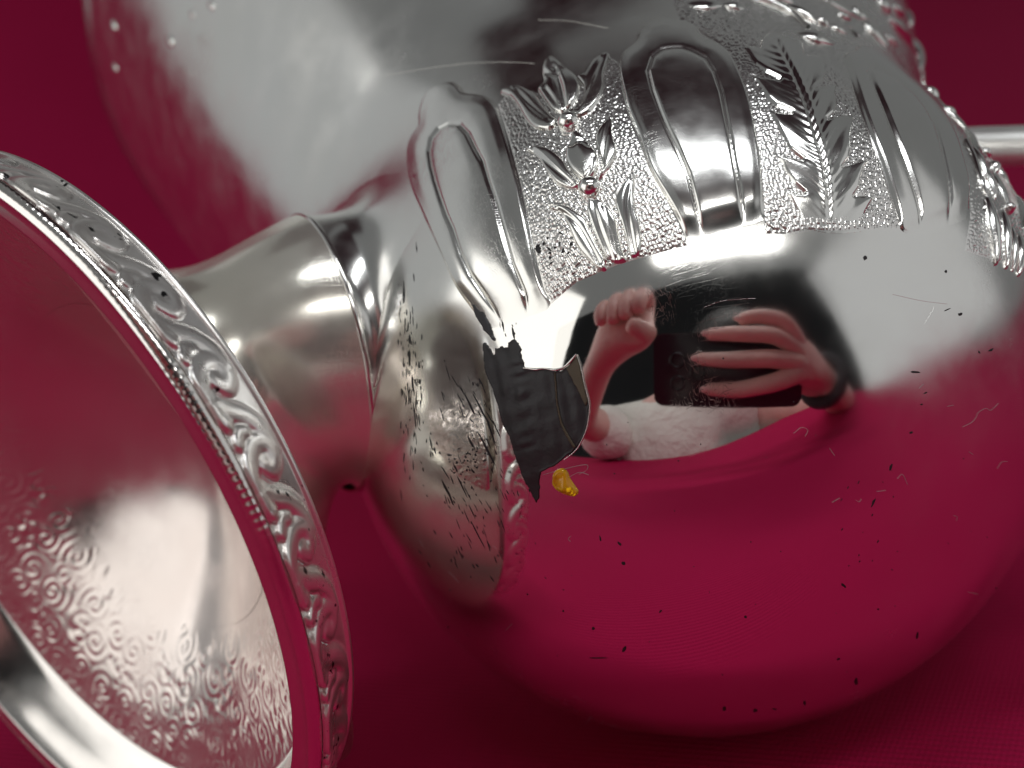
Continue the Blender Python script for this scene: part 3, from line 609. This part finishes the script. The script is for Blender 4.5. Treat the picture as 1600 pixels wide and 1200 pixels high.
# ------------------------------------------------------------------ what the polished metal mirrors: lamp housing, dark wall, the photographer and the phone
def boxm(name,lo,hi,mat,parent=None,bev=.0,kind=None):
    lo=np.array(lo,float)*U; hi=np.array(hi,float)*U
    V=[[x,y,z] for x in (lo[0],hi[0]) for y in (lo[1],hi[1]) for z in (lo[2],hi[2])]
    Fq=[[0,1,3,2],[4,6,7,5],[0,4,5,1],[2,3,7,6],[0,2,6,4],[1,5,7,3]]
    o=mesh(name,V,Fq,mat,parent,False)
    if bev: b=o.modifiers.new('b','BEVEL'); b.width=bev*U; b.segments=3
    if kind: o['kind']=kind
    return o
M_HOUSE=plain('lamp_housing_dark',(.05,.046,.055),.5)
M_WALL=plain('dark_wall_paint',(.016,.018,.022),.7,0,3)
LAMP=thing('overhead_lamp','dark rectangular lamp housing with two light tubes hanging over the tipped scuttle','lamp',(.02,.14,.455))
boxm('housing',(-6,-18.5,45.6),(33,47,48.5),M_HOUSE,LAMP,.4)
boxm('dark_reflection_slab',(-17,36,46.2),(-5.7,64,48.2),M_HOUSE,LAMP,.4)  # added dark slab, there only to darken the reflection on the upper bowl
boxm('tube_holder',(-5.8,-18.3,44.9),(25,-12.7,45.55),M_HOUSE,LAMP,.1)
boxm('tube_holder',(-5,7.9,44.9),(26,12.9,45.55),M_HOUSE,LAMP,.1)
boxm('dark_wall',(-150,-116,-60),(118,-112,122),M_WALL,None,0,'structure')

def skin(name,nodes,edges,mat,parent,sub=2,root=0):
    me=bpy.data.meshes.new(name); off=np.array(parent['_o']) if parent else np.zeros(3)
    me.from_pydata([tuple(np.array(n[:3])*U-off) for n in nodes],edges,[]); me.update()
    o=bpy.data.objects.new(name,me); COL.objects.link(o)
    if parent: o.parent=parent
    m=o.modifiers.new('skin','SKIN'); m.use_smooth_shade=True
    for i,n in enumerate(nodes):
        sv=me.skin_vertices[0].data[i]; r_=n[3]*U; sv.radius=(r_,r_*(n[4] if len(n)>4 else 1)); sv.use_root=(i==root)
    q=o.modifiers.new('sub','SUBSURF'); q.levels=sub; q.render_levels=sub
    me.materials.append(mat); return o
HX,HY,HZ=-1.6,1.35,2.3                         # the phone is held a little off the optical axis
def lw(x,y,z): return tuple(np.array([x+HX,y+HY,z+HZ])@M.T+np.array([0,0,HCAM]))   # lens axes -> cloth axes, cm
M_SKIN=plain('skin',(.74,.45,.41),.5,0,30,.22,.35,120,.003); M_SKIN.node_tree.nodes['Principled BSDF'].inputs['Subsurface Weight'].default_value=.1
M_SHIRT=plain('white_shirt',(.86,.83,.79),.85,0,12,.10,1.,14,.02)
M_HAIR=plain('dark_hair',(.012,.011,.012),.45,0,200,.5,.6,400,.002)
M_TROUS=plain('dark_trousers',(.02,.02,.025),.8)
PER=thing('person','person in a white t-shirt and dark trousers leaning in, one hand round a phone','person',(-.10,-.55,-.45))
nodes=[];edges=[]
def N_(p,r,par=None,asp=1):
    nodes.append((p[0],p[1],p[2],r,asp)); 
    if par is not None: edges.append((par,len(nodes)-1))
    return len(nodes)-1
pel=N_((-12,-58,-36),14); ab=N_((-12,-52,-20),13,pel); ch=N_((-12,-44,-2),14,ab); nb=N_((-8,-39,11),8,ch); nk=N_((1,-36,15),5.2,nb); hd=N_((7,-34,19),8.2,nk); ht=N_((8,-33,28),8.0,hd)
fc=N_((7.5,-27.5,18),4.5,hd)
sl=N_((-27,-33,7),6,nb); el_=N_((-22.5,-13,9.0),3.2,sl); fm=N_((-17.2,-9.0,12.2),2.6,el_); wl=N_((-12.6,-6.0,15.4),2.1,fm); pl=N_((-9.2,-4.3,17.4),3.1,wl); kn1=N_((-6.8,-3.4,18.6),3.2,pl)
for dx,ln_ in ((-2.7,.8),(-.9,.98),(.9,.93),(2.6,.75)):
    a=N_((-6.8+dx*1.05,-3.6,18.6+3.3*ln_),1.12,kn1); b=N_((-6.6+dx*1.0,-1.2,18.6+3.0*ln_),1.05,a); c=N_((-6.6+dx*.92,-.2,18.6+.5*ln_),.98,b); N_((-6.7+dx*.88,-.6,18.6-1.5*ln_),.86,c)
a=N_((-4.2,-2.2,16.0),1.25,kn1); N_((-5.6,-.2,16.7),1.0,a)
sr=N_((3,-40,10),6,nb); er_=N_((27,-20,4),4.2,sr); p=lw(17.0,-2.8,3.0); wr_=N_(p,2.2,er_); palm=N_(lw(13.0,-.3,.2),1.75,wr_)
for ch_ in ([(11.8,1.3,-.9),(9.9,3.5,-1.5),(7.4,4.1,-1.2),(5.6,3.6,-.8)],[(11.2,.9,-1.2),(8.8,2.0,-1.7),(5.6,2.3,-1.4),(2.7,2.3,-.85)],[(11.2,-.3,-1.2),(8.4,-.1,-1.75),(4.9,.0,-1.4),(1.8,.1,-.85)],[(11.7,-1.1,-1.0),(8.8,-2.1,-1.6),(5.8,-2.5,-1.3),(2.6,-2.6,-.85)]):
    pr_=palm
    for q,rr_,jt in zip(ch_,(.98,.87,.78,.58),(0,.12,-.1,0)): pr_=N_(lw(q[0],q[1]+jt,q[2]),rr_,pr_)
pr_=wr_
for q,rr_ in zip([(14.0,-2.4,2.2),(11.4,-1.6,2.3),(8.8,-.6,2.0)],(1.4,1.1,.9)): pr_=N_(lw(*q),rr_,pr_)
M_NAIL=plain('fingernail',(.86,.60,.56),.3,0,30,.05)
for tx,ty,tz in ((5.75,3.68,-1.28),(2.85,2.33,-1.33),(1.95,.1,-1.33),(2.75,-2.58,-1.33)):
    ex=np.array([1.,0,0])@M.T; ey=np.array([0,1.,0])@M.T; ez=np.array([0,0,1.])@M.T
    VV,FF=blobs([(np.array(lw(tx,ty,tz)),ex*.50,ey*.33,ez*.12)],12,8); mesh('fingernail',VV*U,FF,M_NAIL,PER)
for sx in (-1,1):
    hp_=N_((-12+sx*10,-56,-40),8.5,pel); kn_=N_((-12+sx*24,-22,-38),6.5,hp_); N_((-12+sx*4,-34,-47),4.5,kn_)
skin('body',nodes,edges,M_SKIN,PER,2)
sh=[(-12,-55,-30,16.5),(-13,-47,-17,17),(-14,-38,-3,17),(-12,-36.5,9.5,9.5),(-27,-33,7,8.2),(-22.5,-18,6.5,6.4),(3,-37,9.5,8.0),(13,-30,7,6.8)]
skin('t_shirt',sh,[(0,1),(1,2),(2,3),(3,4),(4,5),(3,6),(6,7)],M_SHIRT,PER,2)
tr_=[(-12,-58,-38,15),(-22,-56,-40,9.5),(-36,-22,-38,7.6),(-2,-56,-40,9.5),(12,-22,-38,7.6)]
skin('trousers',tr_,[(0,1),(1,2),(0,3),(3,4)],M_TROUS,PER,2)
hr=[(7,-37.5,21,9.2),(8,-34.5,29.5,10.4),(8,-27,26.5,8.6),(-2,-33,22,5.5),(16.5,-33,22,5.5),(8,-24.5,19,8.0)]
skin('hair',hr,[(0,1),(1,2),(0,3),(0,4),(2,5)],M_HAIR,PER,2)
wb=lw(16.0,-1.9,2.2); wd2=np.array(lw(17.2,-2.6,3.0))-np.array(lw(13.2,-.4,.3)); wd2/=np.linalg.norm(wd2)
t_=np.linspace(0,2*math.pi,30); a1=np.cross(wd2,[0,0,1.]); a1/=np.linalg.norm(a1); a2=np.cross(wd2,a1)
VV,FF=tube(np.array(wb)+2.75*(np.cos(t_)[:,None]*a1+np.sin(t_)[:,None]*a2),.75,10); mesh('wrist_band',VV*U,FF,M_TROUS,PER)
# face
for sx in (-1,1):
    VV,FF=blobs([(np.array([7.2+sx*2.6,-24.2,19.5]),np.array([1.,0,0]),np.array([0,.7,0]),np.array([0,0,.6]))]); mesh('eye',VV*U,FF,plain('eye',(.05,.04,.04),.2) if sx<0 else bpy.data.materials['eye'],PER)
VV,FF=blobs([(np.array([7.2,-23.4,17.2]),np.array([1.2,0,0]),np.array([0,1.5,0]),np.array([0,0,1.9]))]); mesh('nose',VV*U,FF,M_SKIN,PER)
VV,FF=blobs([(np.array([7.2,-24.2,14.6]),np.array([2.2,0,0]),np.array([0,.6,0]),np.array([0,0,.6]))]); mesh('mouth',VV*U,FF,plain('lips',(.35,.12,.11),.5),PER)
# phone, lens at the viewpoint
PH=thing('phone','dark phone held level in the hand of the photographer','phone',tuple(np.array(lw(5,-.7,.45))*U))
def rrect(x0,x1,y0,y1,z0,z1,r,n=6):
    pts=[]
    for cx,cy,a0 in ((x1-r,y1-r,0),(x0+r,y1-r,90),(x0+r,y0+r,180),(x1-r,y0+r,270)):
        for k in range(n+1):
            a=math.radians(a0+90*k/n); pts.append((cx+r*math.cos(a),cy+r*math.sin(a)))
    m_=len(pts); V=[lw(x,y,z0) for x,y in pts]+[lw(x,y,z1) for x,y in pts]
    Fq=[list(range(m_)),list(range(2*m_-1,m_-1,-1))]+[[(i+1)%m_,i,m_+i,m_+(i+1)%m_] for i in range(m_)]
    return np.array(V)*U,Fq
M_PH=plain('phone_glass',(.02,.016,.022),.18,0,20,.2); M_LENS=plain('lens_glass',(.01,.01,.014),.05); M_PHE=plain('phone_edge',(.55,.53,.50),.25,1.)
V,Fq=rrect(-2.4,12.2,-4.4,2.7,.30,1.05,.9); mesh('phone_body',V,Fq,M_PH,PH,False)
V,Fq=rrect(-2.45,12.25,-4.45,2.75,.48,.85,.92); mesh('phone_edge',V,Fq,M_PHE,PH,False)
for nm_,x,y,r_,mt in (('lens_ring',0,0,.85,M_LENS),('lens_ring',0,-2.2,.8,M_LENS),('lens_ring',2.0,-1.1,.8,M_LENS),('flash',2.2,.6,.35,M_PHE)):
    t_=np.linspace(0,2*math.pi,28); c=np.stack([np.cos(t_)*r_*.8+x,np.sin(t_)*r_*.8+y,0*t_+.27],1); VV,FF=tube(c,r_*.17,8); mesh(nm_,np.array([lw(*q) for q in VV])*U,FF,mt,PH)
